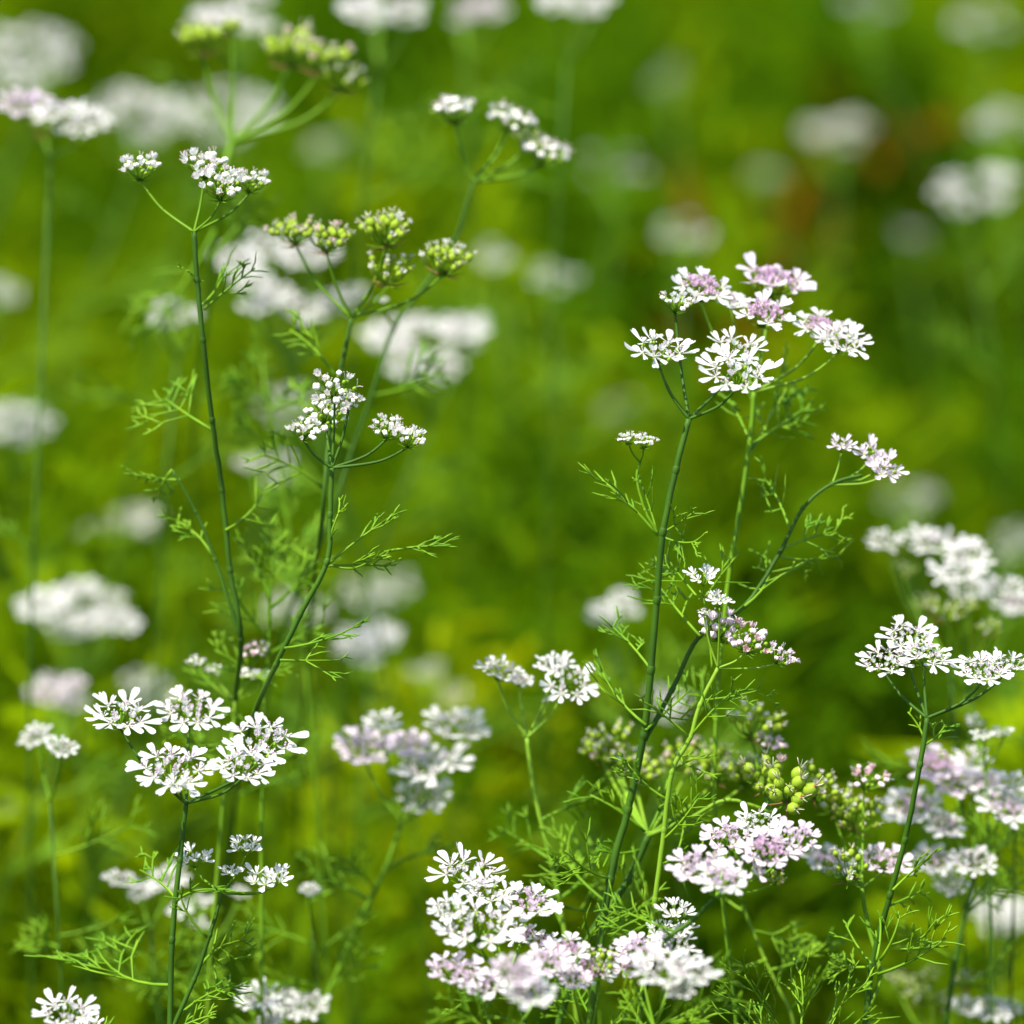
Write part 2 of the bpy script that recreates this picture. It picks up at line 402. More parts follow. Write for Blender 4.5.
def canopy():
    rs = np.random.RandomState(5)
    tmpl = []
    for t in range(10):
        q = []   # quads: list of 4x3
        def strip(o, d, l, w_):
            s_ = np.cross(d, rs.normal(size=3)); s_ /= np.linalg.norm(s_)
            q.append([o - s_ * w_ * .4, o + s_ * w_ * .4, o + d * l + s_ * w_ * .3, o + d * l - s_ * w_ * .3])
        up = np.array([0, 0, 1.0])
        strip(np.zeros(3), up, 1.0, .022)
        for k in range(8):
            a = rs.rand() * 6.28; z0 = .2 + .75 * k / 8
            d = np.array([math.cos(a), math.sin(a), rs.uniform(.1, .8)]); d /= np.linalg.norm(d)
            o = up * z0; l = rs.uniform(.3, .6); strip(o, d, l, .036)
            for j in range(4):
                d2 = d + rs.normal(size=3) * .55; d2 /= np.linalg.norm(d2)
                strip(o + d * l * rs.uniform(.3, 1), d2, rs.uniform(.16, .32), .066)
        tmpl.append(np.array(q))
    V = []; Cc = []
    N = 24000
    y = .80 + 5.4 * rs.rand(N) ** 1.35
    x = (rs.rand(N) * 2 - 1) * (.20 + .22 * y)
    # tufts: every plant is a dome of leaves that stands out above the dark gaps
    T = 420; ty = .86 + 4.6 * rs.rand(T) ** 1.5; tx = (rs.rand(T) * 2 - 1) * (.16 + .20 * ty); th = rs.uniform(.26, .52, T); tall = rs.rand(T) < .35; th = np.where(tall & (ty > 1.0), rs.uniform(.48, .60, T), th); tr = rs.uniform(.025, .075, T) * (1 + .22 * (ty - .8))
    # a few yellowed and russet plants stand among the green ones
    special = [(480, 600, 1.10), (530, 612, 1.12), (560, 625, 1.08), (450, 612, 1.14), (510, 600, 1.20), (795, 45, 1.8), (800, 75, 1.9), (850, 985, .98)]
    for k, a in enumerate(special):
        p = at(*a); tx[k], ty[k], th[k], tr[k] = p.x, p.y, p.z + (-.02 if k < 5 else .03 if k < 7 else -.04), (.03 if k < 5 else .05)
    own = rs.randint(0, T, N); isT = rs.rand(N) < .55
    rr = rs.rand(N) ** .6; aa = rs.rand(N) * 6.283
    x = np.where(isT, tx[own] + np.cos(aa) * rr * tr[own], x); y = np.where(isT, ty[own] + np.sin(aa) * rr * tr[own], y)
    hT = th[own] * (1 - .25 * rr ** 2)
    def nz(x, y, f, p): return np.sin(x * f + p) * np.cos(y * f * .7 + p * 1.7) + .6 * np.sin(x * f * 1.9 - y * f * 1.3 + p * 3)
    dens = nz(x, y, 5.5, 1.0) * .55 + nz(x, y, 13, 2.2) * .45 + nz(x, y, 27, .9) * .3
    keep = (rs.rand(N) < np.clip(.28 + .8 * dens, .02, 1)) | isT
    isT = isT[keep]; hT = hT[keep]; tone_t = rs.normal(size=T)[own[keep]] * .42
    x = x[keep]; y = y[keep]; dens = dens[keep]; n = len(x)
    top = .40 + .10 * nz(x, y, 4, .3) * .6 + .07 * nz(x, y, 11, 4.0) * .6
    top = top + .09 * nz(x, y, 23, 2.6) * .6
    top = np.clip(top - .04, .08, .5); top = np.where(isT, hT, top); top = np.minimum(top, .40 + (y - .8) * .5)
    z = top * (1 - .75 * rs.rand(n) ** 1.3) - .05; z = np.where(isT, hT * (1 - .6 * rs.rand(n) ** 1.5) - .05, z)
    sc = (.048 + .030 * rs.rand(n)) * (1 + .35 * (y - .9)).clip(.85, 2.0)
    # leaf colour: fresh green to yellow green, a few yellowed and russet plants
    k = np.clip(.5 + .45 * nz(x, y, 3.1, 5.0) + rs.normal(size=n) * .16 + np.where(isT, tone_t, -.1), 0, 1)[:, None]
    g1 = np.array([.080, .195, .0015]); g2 = np.array([.29, .43, .0015])
    colr = g1 * (1 - k) + g2 * k
    ow = np.where(isT, own[keep], -1)
    for ids, c, amt in (((0, 1, 2, 3, 4), (.36, .47, .004), .6), ((5, 6), (.36, .16, .01), .22), ((7,), (.40, .27, .01), .4)):
        m_ = (np.isin(ow, ids) & (rs.rand(n) < amt))[:, None]; colr = np.where(m_, np.array(c), colr)
    vs = []; cs = []
    for i in range(n):
        a = rs.rand() * 6.28; ti = rs.normal() * .45; tj = rs.normal() * .45
        ca, sa = math.cos(a), math.sin(a)
        Rz = np.array([[ca, -sa, 0], [sa, ca, 0], [0, 0, 1]])
        Rx = np.array([[1, 0, 0], [0, math.cos(ti), -math.sin(ti)], [0, math.sin(ti), math.cos(ti)]])
        Ry = np.array([[math.cos(tj), 0, math.sin(tj)], [0, 1, 0], [-math.sin(tj), 0, math.cos(tj)]])
        q = tmpl[i % 10].reshape(-1, 3) @ (Ry @ Rx @ Rz).T * sc[i] + np.array([x[i], y[i], z[i]])
        vs.append(q); cs.append(np.repeat(np.append(colr[i], 1.0)[None], len(q), 0))
    V = np.concatenate(vs).astype(np.float32); C_ = np.concatenate(cs).astype(np.float32)
    V[:, 2] = np.maximum(V[:, 2], .003)
    nv = len(V); nf = nv // 4
    me = bpy.data.meshes.new('foliage'); me.vertices.add(nv); me.vertices.foreach_set('co', V.ravel())
    me.loops.add(nv); me.loops.foreach_set('vertex_index', np.arange(nv, dtype=np.int32))
    me.polygons.add(nf); me.polygons.foreach_set('loop_start', np.arange(0, nv, 4, dtype=np.int32)); me.polygons.foreach_set('loop_total', np.full(nf, 4, np.int32))
    me.update(calc_edges=True)
    ca_ = me.color_attributes.new('tone', 'FLOAT_COLOR', 'POINT'); ca_.data.foreach_set('color', C_.ravel())
    me.materials.append(M['canopy'])
    o = bpy.data.objects.new('foliage', me); COL.objects.link(o); o['kind'] = 'stuff'
    o['label'] = 'feathery green coriander foliage filling the field below the flowers'; o['category'] = 'foliage'
canopy()

# ------------------------------------------------------------------ far, blurred plants
def back(label, heads, node, D, kind='bloom', foot=None, leaf=True, group=G_BACK, mat='ray', w=3.6):
    """heads: (px, py, width) or with a kind of their own"""
    foot = foot or (node[0] + rnd.uniform(-70, 70), node[1] + 150)
    p = Plant(label, (*foot, D), group)
    p.stem([(*node, D), (*foot, D)], w * .95, w * (.7 if D > .88 else 1.0), 'stem')
    p.umbel((*node, D), [(h[0], h[1], h[2], h[3] if len(h) > 3 else kind, p.r.uniform(10, 32), p.r.uniform(-12, 12), D + p.r.uniform(-.02, .02)) for h in heads], w, mat)
    if leaf:
        for q in range(2):
            t = .35 + .5 * q; ax, ay = node[0] + (foot[0] - node[0]) * t, node[1] + (foot[1] - node[1]) * t
            sx = p.r.choice((-1, 1)); p.leaf((ax, ay, D), (ax + sx * p.r.uniform(45, 90), ay - p.r.uniform(10, 60), D), w * .9, 4)
    return p
def auto(cx, cy, W, n, hw):
    r = random.Random(int(cx * 7 + cy)); out = []
    for i in range(n):
        a = i * 6.283 / n + r.uniform(-.4, .4) + .5
        rx = (W - hw) / 2 * r.uniform(.8, 1.2); out.append((cx + math.cos(a) * rx, cy + math.sin(a) * rx * r.uniform(.3, .6) + r.uniform(-7, 7), hw * r.uniform(.5, 1.15)))
    return out
BK = [
 # label, cx, cy, W, n, head width, D, kind
 ('very blurred pale coriander umbel at the top left corner of the photo', 28, 55, 120, 8, 66, 1.22, 'sparse'),
 ('blurred white coriander umbel behind the green seed heads at the top left', 235, 12, 110, 5, 58, 1.02, 'bloom'),
 ('blurred white coriander umbel cut by the top edge, above the three-headed white umbel', 378, 10, 110, 5, 52, .98, 'bloom'),
 ('small dim pinkish blurred umbel at the top edge, between two whiter ones', 474, 14, 66, 3, 44, 1.15, 'lilac'),
 ('blurred white umbel cut by the top edge just left of the middle of the photo', 574, 3, 105, 5, 52, .98, 'bloom'),
 ('faint blurred umbel in the pale band just right of the sharp-edged left cluster', 140, 112, 120, 7, 60, 1.2, 'sparse'),
 ('faint blurred umbel behind the rays of the green seed heads at the left', 228, 115, 110, 6, 60, 1.25, 'sparse'),
 ('faint greenish blurred umbel below the stem joint of the green seed heads', 330, 150, 70, 3, 46, 1.45, 'bloom'),
 ('broad white blurred umbel behind the spiky green seed heads', 288, 278, 175, 10, 62, .93, 'bloom'),
 ('small white blurred umbel crossed by the long thin left stem', 176, 315, 72, 3, 40, .91, 'bloom'),
 ('wide white blurred umbel below and right of the green seed heads', 425, 345, 140, 9, 60, 1.0, 'bloom'),
 ('blurred white umbel cut by the left edge at mid height', 14, 425, 100, 5, 58, 1.08, 'bloom'),
 ('faint white blurred umbel behind the sharp white bud head', 290, 405, 80, 4, 46, 1.15, 'bloom'),
 ('small white two-lobed blurred umbel between the two thin left stems', 268, 470, 70, 3, 38, .98, 'bloom'),
 ('wide white blurred umbel at the left, above the pinkish blurred one', 80, 612, 130, 10, 52, .96, 'bloom'),
 ('faint blurred greenish umbel above the wide white one at the left', 112, 525, 90, 4, 48, 1.2, 'bud'),
 ('pinkish white blurred umbel behind the sharp bottom left umbel', 62, 690, 90, 4, 52, .94, 'lilac'),
 ('faint whitish blurred umbel right of the pinkish one above the bottom left umbel', 145, 690, 80, 4, 50, 1.0, 'bloom'),
 ('bright white round blurred umbel right of the forking sharp stem', 366, 640, 84, 5, 48, .98, 'bloom'),
 ('faint large blurred umbel above the bright round white one near the middle', 375, 595, 90, 4, 52, 1.18, 'bloom'),
 ('faint blurred umbel just right of the forking stem, left of the bright round one', 300, 612, 90, 4, 50, 1.05, 'bloom'),
 ('small faint round blurred umbel right of the bright round white one', 424, 672, 48, 3, 34, 1.1, 'bloom'),
 ('small faint blurred umbel left of the small umbel near the middle', 458, 698, 52, 3, 34, 1.15, 'bloom'),
 ('white blurred umbel leaning left of the tall central stem', 614, 606, 70, 3, 46, .92, 'bloom'),
 ('faint greenish white blurred umbel under the leaning one by the central stem', 603, 672, 64, 3, 42, 1.2, 'bloom'),
 ('blurred whitish umbel directly behind the lower central stem', 672, 705, 56, 3, 38, 1.0, 'bloom'),
 ('very faint small blurred umbel in the empty green left of the tall central stem', 622, 410, 46, 3, 32, 1.5, 'bloom'),
 ('round blurred white umbel in the empty green above the mauve umbel', 684, 234, 66, 4, 38, 1.28, 'bloom'),
 ('small blurred white umbel left of the mauve umbel, in open green', 556, 276, 60, 3, 38, 1.22, 'bloom'),
 ('small blurred white umbel right of the green seed heads', 496, 256, 54, 3, 36, 1.25, 'bloom'),
 ('faint blurred umbel just right of the three-headed white umbel', 612, 165, 84, 4, 42, 1.45, 'bloom'),
 ('faint small blurred umbel near the russet patch at the top', 668, 78, 40, 3, 26, 1.8, 'bloom'),
 ('long faint blurred umbel in the upper right green', 836, 132, 80, 4, 40, 1.6, 'bud'),
 ('faint small blurred umbel right of the upper middle', 762, 172, 46, 3, 28, 1.7, 'bloom'),
 ('blurred white arched umbel near the right edge of the top', 974, 190, 100, 6, 44, 1.18, 'bloom'),
 ('blurred white umbel cut by the right edge above the arched one', 1008, 124, 74, 4, 40, 1.4, 'bloom'),
 ('small blurred white umbel cut by the top edge at the right', 866, 3, 56, 3, 34, 1.6, 'bloom'),
 ('pale green blurred umbel in the top right corner', 985, 18, 70, 3, 40, 1.6, 'bud'),
 ('faint small blurred umbel below the arched white one at the right', 912, 234, 40, 3, 26, 1.7, 'bloom'),
 ('very blurred white umbel at the right edge near the bottom', 1006, 915, 80, 5, 52, .98, 'bloom'),
 ('faint small blurred umbel at the right edge of the lower half', 1012, 545, 60, 3, 40, 1.15, 'bloom'),
 ('faint blurred umbel above the upper right row of white heads', 908, 500, 70, 3, 42, 1.3, 'bloom'),
 ('small blurred umbel at the left edge near the top', 2, 292, 50, 3, 36, 1.2, 'bloom'),
 ('tiny faint blurred umbel at the left edge beside the bottom left umbel', 4, 800, 34, 3, 24, 1.1, 'bloom'),
]
for lb, cx, cy, W, n, hw, D, kd in BK:
    if kd == 'bloom' and ('faint' in lb or 'pale' in lb): kd = 'faint'
    elif kd == 'bloom' and ('small' in lb or D > 1.2): kd = 'sparse'
    D = D0 + (D - D0) * .9; hw *= .95; n += 1
    if 'small' in lb or D > 1.15: hw *= .78; n += 1
    back(lb, auto(cx, cy, W, n, hw), (cx + rnd.uniform(-8, 8), cy + W * .45 + 12), D, kd, leaf=D < 1.2)

# ------------------------------------------------------------------ plants a little behind the focus
back('softly blurred white cluster on a thick straight stem at the left edge', [(26, 106, 70, 'lilac'), (58, 112, 58, 'bloom'), (84, 124, 60, 'bloom'), (42, 122, 44, 'mixed')],
     (50, 158), .845, foot=(30, 640), group=G_MID, leaf=False, w=3.5)
P_ = Plant('tall plant with bright green seed heads at the top left, softly blurred', (195, 420, .92), G_MID, .825)
P_.stem([(232, 142), (222, 190), (208, 300, .86), (195, 420, .92)], 8, 5, 'ray')
P_.umbel((232, 142), [(200, 38, 54, 'fruit', 10, -8), (233, 27, 30, 'fruit', 5, 0), (290, 46, 66, 'fruit', 15), (322, 54, 64, 'seed', 12, 8), (345, 76, 54, 'mixed', 12, 15)], 5)
P_.leaf((215, 230), (150, 330), 4); P_.leaf((210, 260), (260, 200), 4)

P_ = Plant('spindly plant with three small white heads reaching up and right near the top', (245, 860, .93), G_MID, .79)
P_.stem([(473, 182), (455, 240), (425, 285), (393, 330), (372, 395), (352, 450), (330, 520), (290, 610, .81), (262, 720, .86), (245, 860, .93)], 4.2, 4.4, 'stem')
P_.umbel((473, 182), [(453, 108, 56, 'bud', 12, -5), (510, 118, 52, 'bud', 30, 12), (545, 150, 56, 'bud', 18, 14), (528, 138, 36, 'mixed', 20, 8)], 4.5)
P_.umbel((393, 325), [(382, 300, 12, 'mini')], 3)
P_.leaf((372, 395), (440, 370), 4); P_.leaf((352, 450), (300, 400), 4)

P_ = Plant('plant with five spiky green seed heads left of the top middle', (300, 760, .90), G_MID, .755)
P_.stem([(352, 318), (340, 372), (330, 430), (322, 520), (312, 600, .80), (300, 760, .90)], 4.5, 5, 'stem')
P_.umbel((352, 318), [(293, 230, 50, 'seed', 15, -8), (327, 236, 54, 'seed', 15, 4), (386, 229, 60, 'seed', 18, 0), (390, 268, 58, 'mixed', 20, 5), (448, 257, 60, 'seed', 14, 10)], 3.4)
P_.leaf((338, 380), (290, 330), 3); P_.leaf((325, 490), (260, 455), 3)

P_ = Plant('small plant with two white heads on a pale thin stem at the lower middle', (575, 1000, .752), G_MID)
P_.stem([(527, 738), (534, 790), (548, 850), (560, 905), (575, 1000)], 4.5, 5.5, 'stem_pale')
P_.umbel((527, 738), [(500, 672, 46, 'bloomw', 12, 15), (520, 680, 30, 'lilac', 18, 8), (553, 665, 40, 'bloomw', 30, 0), (567, 682, 58, 'bloomw', 58, 10), (548, 700, 10, 'mini')], 3.2, 'stem_pale')
P_.leaf((541, 820), (598, 795, .765), 4); P_.leaf((551, 860), (505, 830, .765), 3)
P_.leaf((558, 900), (600, 850, .765), 4)

P_ = Plant('plant with a soft white many-headed umbel at the lower middle left', (330, 990, .79), G_MID)
P_.stem([(402, 822), (385, 870), (360, 920), (330, 990)], 4.5, 6, 'ray')
P_.umbel((402, 822), [(382, 722, 40, 'bloomw', 15, 0), (365, 748, 66, 'lilac', 22), (408, 745, 50, 'lilac', 25), (430, 768, 80, 'bloomw', 14, -8), (424, 797, 62, 'bloom', 35, -6)], 3.5)
P_.umbel((430, 790), [(455, 728, 66, 'bloomw', 14, 10)], 2.5)
P_.leaf((385, 870), (440, 850), 3.5); P_.leaf((370, 900), (310, 870), 3.5)

back('small plant with two soft white heads at the left edge above the bottom', [(36, 738, 38, 'bloomw'), (62, 748, 36, 'bloom')], (50, 800), .785, foot=(60, 960), group=G_MID, w=3)
back('small soft white umbel behind the bottom left stem', [(122, 880, 34, 'bloomw'), (140, 892, 26, 'bloom'), (168, 880, 44, 'bloomw')], (150, 930), .80, foot=(160, 1020), group=G_MID, w=3)
back('soft scattered white umbel between the two bottom left stems', [(200, 903, 26), (178, 912, 30), (200, 925, 20), (240, 893, 20)], (195, 965), .80, 'mini', foot=(190, 1020), group=G_MID, w=3)
back('low soft white umbel cut by the bottom edge at the left', [(258, 998, 48, 'bloomw'), (285, 1002, 44, 'bloom'), (308, 1006, 44, 'bloomw'), (270, 1022, 30, 'bloom')], (280, 1060), .775, foot=(285, 1100), leaf=False, group=G_MID, w=3)
back('tiny soft white head right of the bottom left small umbel', [(310, 890, 24, 'bloom')], (312, 930), .79, foot=(320, 1010), group=G_MID, w=2.5)
P_ = Plant('low plant with a few tiny cream and pink heads above the bottom left umbel', (225, 780, .765), G_MID)
P_.stem([(235, 700), (232, 740), (225, 780)], 3.5, 4, 'stem_pale')
P_.umbel((235, 700), [(195, 662, 22, 'bud'), (215, 670, 20, 'bud'), (246, 674, 26, 'bud'), (262, 676, 20, 'mini'), (256, 650, 34, 'pinkbud')], 2.4, 'stem_pale')
back('soft row of white heads along the right edge above the sharp pair', [(885, 542, 38), (936, 545, 62), (966, 556, 50), (958, 572, 56), (1003, 590, 50), (1016, 604, 60, 'lilac'), (968, 590, 44)], (968, 690), .835, 'bloomw', foot=(985, 860), group=G_MID, w=3)
back('soft green seed heads under the white row at the right edge', [(925, 605, 36), (948, 612, 40), (965, 605, 30), (905, 570, 28), (990, 628, 30)], (950, 670), .81, 'mixed', foot=(960, 800), group=G_MID, w=3)
back('tiny white heads at the right edge between the sharp pair and the lilac umbel', [(974, 722, 18), (984, 735, 24), (1003, 733, 20)], (985, 765), .77, 'mini', foot=(990, 860), group=G_MID, w=2.6, leaf=False)

P_ = Plant('plant with a soft lilac-white umbel left of the right edge, in the lower part', (948, 1010, .775), G_MID)
P_.stem([(975, 872), (965, 915), (955, 960), (948, 1010)], 5, 6.5, 'stem')
P_.umbel((975, 872), [(912, 808, 66, 'lilac', 28, -5), (935, 765, 66, 'purple', 26), (958, 782, 58, 'lilac', 26), (973, 760, 40, 'bloomw', 20), (1003, 808, 66, 'lilac', 20, 14), (985, 782, 48, 'lilac'), (945, 826, 46, 'lilac', 30)], 3.2)
P_.umbel((950, 900), [(935, 860, 50, 'lilac', 30), (972, 862, 52, 'bloom', 24), (950, 885, 40, 'bloom', 30)], 3)
P_.leaf((965, 915), (1012, 880), 3.2); P_.leaf((955, 960), (905, 930), 3)
back('soft white umbel at the right edge beside the soft lilac one', [(1012, 785, 40), (1020, 800, 36)], (1015, 840), .79, 'bloomw', foot=(1012, 960), group=G_MID, w=3, leaf=False)
back('low soft pinkish umbel in the bottom right corner', [(900, 982, 34), (918, 995, 34), (945, 1003, 36), (965, 980, 34), (930, 975, 26)], (935, 1050), .80, 'mixed', foot=(935, 1090), group=G_MID, w=3, leaf=False)
back('low soft white umbel touching the bottom edge at the right', [(968, 1008, 36), (992, 1010, 40), (1010, 1008, 28)], (990, 1060), .79, 'bloom', foot=(990, 1090), group=G_MID, w=3, leaf=False)

# leafy stems without heads in the picture, softly out of focus
P_ = Plant('leafy thin-stemmed plant with feathery leaves and no heads, left of the sharp fork', (262, 1000, .765), G_MID)
P_.stem([(270, 600), (268, 650), (262, 760), (262, 1000)], 3, 5, 'ray')
for a_, b_ in (((270, 602), (240, 545)), ((270, 605), (275, 540)), ((270, 608), (318, 560)), ((269, 640), (230, 590)), ((268, 655), (325, 625)), ((268, 690), (215, 650))):
    P_.leaf(a_, b_, 3.2, 4)
P_ = Plant('faint leafy stem with hanging feathery leaves right of the long thin left stem', (300, 600, .82), G_MID)
P_.stem([(268, 400), (280, 470), (300, 600)], 3, 5, 'ray')
for a_, b_ in (((268, 402), (232, 375)), ((268, 402), (262, 350)), ((270, 410), (310, 390)), ((275, 450), (235, 420))): P_.leaf(a_, b_, 3.5, 4)
P_ = Plant('leafy shoot rising between the central stem and the lilac umbel', (762, 1000, .755), G_MID)
P_.stem([(742, 905), (765, 960), (790, 1010)], 3.5, 4.5, 'stem_pale')
for a_, b_ in (((745, 912), (712, 880)), ((752, 930), (800, 945)), ((765, 960), (715, 975)), ((770, 970), (830, 940)), ((742, 905), (735, 850))): P_.leaf(a_, b_, 3.2, 4)

# ------------------------------------------------------------------ plants in focus
P_ = Plant('tall central plant with three sharp pure white heads and a dark stem', (590, 1020, .725), G_FRONT)
P_.stem([(689, 419, .72), (676, 470, .72), (663, 532, .72), (657, 600, .722), (651, 670, .724), (644, 735, .727), (628, 810, .73), (610, 880, .73), (590, 1020, .73)], 6.0, 8.5)
P_.umbel((689, 419, .72), [(660, 349, 70, 'bloomw', 22, 8, .718), (737, 350, 62, 'bloomw', 30, 4, .728), (738, 374, 80, 'bloomw', 34, 2, .712), (678, 302, 40, 'bud', 14, 12, .728)], 3.8, 'stem')
P_.branch([(640, 462), (637, 480), (645, 510), (658, 534)], 2.5, 3, 'ray')
P_.umbel((640, 462), [(628, 438, 24, 'bud', 10, -8), (645, 441, 28, 'bud', 14, 8)], 2.2)
P_.leaf((658, 536), (602, 480), 2.8, 4); P_.leaf((661, 534), (694, 512), 2.4, 3); P_.leaf((661, 536), (694, 542), 2.6, 2); P_.leaf((657, 532), (640, 480), 2.4, 3)
P_.branch([(862, 475, .735), (832, 484, .735), (803, 508, .735), (780, 552, .735), (745, 606, .733), (700, 636, .731), (672, 690, .729), (645, 740, .727)], 3.5, 5.5)
P_.umbel((832, 485, .735), [(842, 446, 27, 'minim', 40, 0, .735), (872, 453, 36, 'minim', 45, 12, .737), (885, 468, 40, 'minim', 45, 15, .733), (876, 466, 30, 'minim', 40, 15, .735)], 3, 'stem_pale')
P_.leaf((782, 550, .735), (838, 532, .742), 3, 4); P_.leaf((778, 556, .735), (842, 556, .745), 3, 3); P_.leaf((790, 530, .735), (765, 478, .745), 3, 3)
P_.leaf((745, 606), (770, 560, .745), 3, 4); P_.leaf((700, 636), (655, 580, .735), 3, 4); P_.leaf((651, 670), (610, 625, .735), 3, 4)
P_.leaf((646, 725), (600, 668, .735), 3, 4); P_.leaf((646, 730), (690, 690, .735), 3, 4)

P_ = Plant('tall plant with four sharp mauve-centred heads on a pale green stem, at the upper right', (735, 1010, .745), G_FRONT)
P_.stem([(754, 392), (750, 440), (741, 505), (731, 560), (722, 640), (716, 720), (716, 830), (735, 1010)], 5.2, 3.6, 'ray')
P_.umbel((754, 392), [(703, 288, 72, 'purple', 26, 10, .74), (773, 281, 84, 'purple', 12, 8, .752), (764, 314, 74, 'purple', 30, 4, .736), (822, 328, 66, 'purple', 28, 8, .742), (842, 342, 60, 'bloomw', 34, 10, .736), (732, 300, 40, 'lilac', 20, 8, .745)], 3.4, 'stem_pale')
P_.leaf((748, 448), (806, 408, .76), 3.4, 4); P_.leaf((749, 440), (722, 395, .76), 3, 3); P_.leaf((748, 455), (780, 380, .765), 3, 3)

P_ = Plant('plant with a loose pink scattered umbel on a pale stem, right of the central stem', (640, 1010, .722), G_FRONT)
P_.stem([(718, 668), (700, 705), (690, 738), (672, 772), (664, 830), (655, 900), (640, 1010)], 4.2, 6, 'stem_pale')
P_.umbel((718, 668), [(722, 628, 58, 'pinkbud', 34, 10), (752, 640, 56, 'pinkbud', 38, 20), (782, 655, 38, 'pinkbud', 30, 25), (720, 600, 26, 'mini', 22, 0), (704, 612, 14, 'bud', 20, 0)], 2.6, 'stem_pale')
P_.branch([(700, 590), (708, 620), (712, 670)], 2, 2.5, 'ray')
P_.umbel((702, 596), [(704, 576, 34, 'mini', 16, 0), (716, 598, 22, 'mini', 20, 5)], 2, 'ray')
P_.leaf((690, 738), (640, 700), 2.6, 4); P_.leaf((692, 735), (735, 690), 2.6, 4); P_.leaf((705, 700), (760, 690), 2.4, 3); P_.leaf((700, 600), (665, 555, .735), 2.4, 4); P_.leaf((705, 598), (740, 552, .735), 2.4, 4)
P_.leaf((668, 800), (625, 760), 2.6, 4); P_.leaf((663, 840), (700, 795), 2.6, 4)

P_ = Plant('plant with plump green seed heads on thick forking rays, lower right of the middle', (560, 1020, .74), G_FRONT)
P_.stem([(648, 836), (628, 880), (600, 920), (582, 950), (560, 1020)], 7, 8.5, 'stem')
P_.umbel((648, 836), [(612, 738, 56, 'mixed', 22, -6, .765), (637, 768, 58, 'seed', 24, 5, .765), (600, 750, 40, 'seed', 30, -10, .765), (614, 756, 46, 'mixed', 34, 0, .762), (690, 757, 60, 'seed', 34, 5, .765), (720, 766, 60, 'seed', 34, 8, .76), (748, 774, 52, 'seed', 34, 10, .757)], 4.5, 'stem_pale')
P_.branch([(770, 812, .735), (728, 800, .735), (690, 818, .738), (648, 836)], 3.4, 5, 'stem_pale')
P_.umbel((770, 812, .735), [(764, 778, 56, 'fruit', 50, -6, .735), (790, 790, 66, 'fruit', 60, 5, .725), (816, 786, 56, 'mixed', 45, 5, .745), (757, 722, 66, 'mixed', 24, 15, .755), (770, 742, 36, 'pinkbud', 24, 15, .755)], 3.2)
P_.leaf((645, 832), (590, 795), 3, 4); P_.leaf((640, 850), (600, 850), 3, 4); P_.leaf((650, 830), (668, 780), 3, 3); P_.leaf((610, 905), (560, 850, .75), 3, 4)
P_.leaf((600, 925), (650, 900, .735), 2.8, 4)

P_ = Plant('plant with a broad lilac-white umbel just right of the lower middle', (640, 1012, .70), G_FRONT)
P_.stem([(716, 897), (690, 922), (660, 948), (640, 1012)], 4.2, 5.5, 'stem')
P_.umbel((716, 897), [(700, 868, 74, 'lilac', 20, -4, .695), (722, 880, 60, 'lilac', 20, 0, .69), (728, 838, 62, 'lilac', 26, 0, .71), (768, 850, 66, 'purple', 34, 6, .70), (795, 838, 62, 'lilac', 20, 8, .705), (758, 822, 50, 'bloomw', 24, 0, .715), (752, 868, 40, 'minim', 30, 0, .70), (775, 878, 26, 'seed', 30, 8, .705)], 3, 'ray')

P_ = Plant('right-hand plant with a sharp pair of white heads on a dark stem', (865, 1030, .722), G_FRONT)
P_.stem([(927, 718, .72), (920, 765, .72), (905, 840, .724), (890, 895, .727), (872, 965, .73), (865, 1030, .73)], 5, 7.5)
P_.umbel((927, 718, .72), [(884, 662, 58, 'bloomw', 24, -6), (908, 638, 60, 'bloomw', 30, 6), (926, 655, 60, 'bloomw', 28, 8), (982, 672, 66, 'bloom', 20, 0), (1008, 664, 44, 'bloomw', 12, 6)], 3.6, 'stem')
P_.leaf((925, 740), (908, 712), 2.6, 2); P_.leaf((924, 745), (945, 725), 2.6, 3)
P_.leaf((893, 890), (930, 858), 2.6, 4)
P_.branch([(862, 888, .735), (868, 925, .735), (880, 975, .732), (868, 1010, .73)], 4, 5, 'ray')
P_.umbel((862, 888, .735), [(846, 866, 56, 'mixed', 26, -10, .735), (885, 862, 60, 'lilac', 26, 10, .745), (858, 815, 62, 'mixed', 34, 5, .75), (868, 778, 46, 'pinkbud', 24, 15, .745), (834, 798, 58, 'mixed', 34, 0, .755), (828, 862, 60, 'lilac', 12, 10, .765)], 3)
P_.leaf((876, 968), (846, 925), 3, 3); P_.leaf((876, 962), (880, 918), 3, 2); P_.leaf((880, 960), (900, 915), 3, 2); P_.leaf((878, 974), (946, 938), 3.2, 4); P_.leaf((900, 950), (948, 946), 3, 2)

P_ = Plant('long thin left-hand plant with small white bud heads near the top', (222, 960, .90), G_FRONT, .735)
P_.stem([(194, 232, .73), (197, 280, .73), (203, 340, .73), (212, 420, .735), (222, 490, .74), (230, 570, .742), (241, 640, .745), (234, 710, .77), (228, 820, .83), (222, 960, .90)], 5, 6)
P_.umbel((194, 232, .73), [(140, 166, 50, 'bud', 10, 0, .733), (205, 164, 54, 'bud', 26, 6, .73), (222, 184, 60, 'bud', 30, 6, .725), (252, 180, 44, 'bud', 10, 10, .735)], 3.0, 'ray')
P_.leaf((202, 305), (228, 262), 2.6, 3); P_.leaf((203, 310), (255, 268), 2.6, 4); P_.leaf((200, 290), (186, 270), 2.4, 2)
P_.branch([(172, 470, .745), (196, 512, .745), (215, 560, .745), (241, 640, .745)], 2.4, 4.5)
P_.leaf((180, 480, .745), (138, 476, .75), 3, 4); P_.leaf((172, 470, .745), (160, 500, .75), 3, 3); P_.leaf((212, 555, .745), (175, 520, .75), 3, 3)
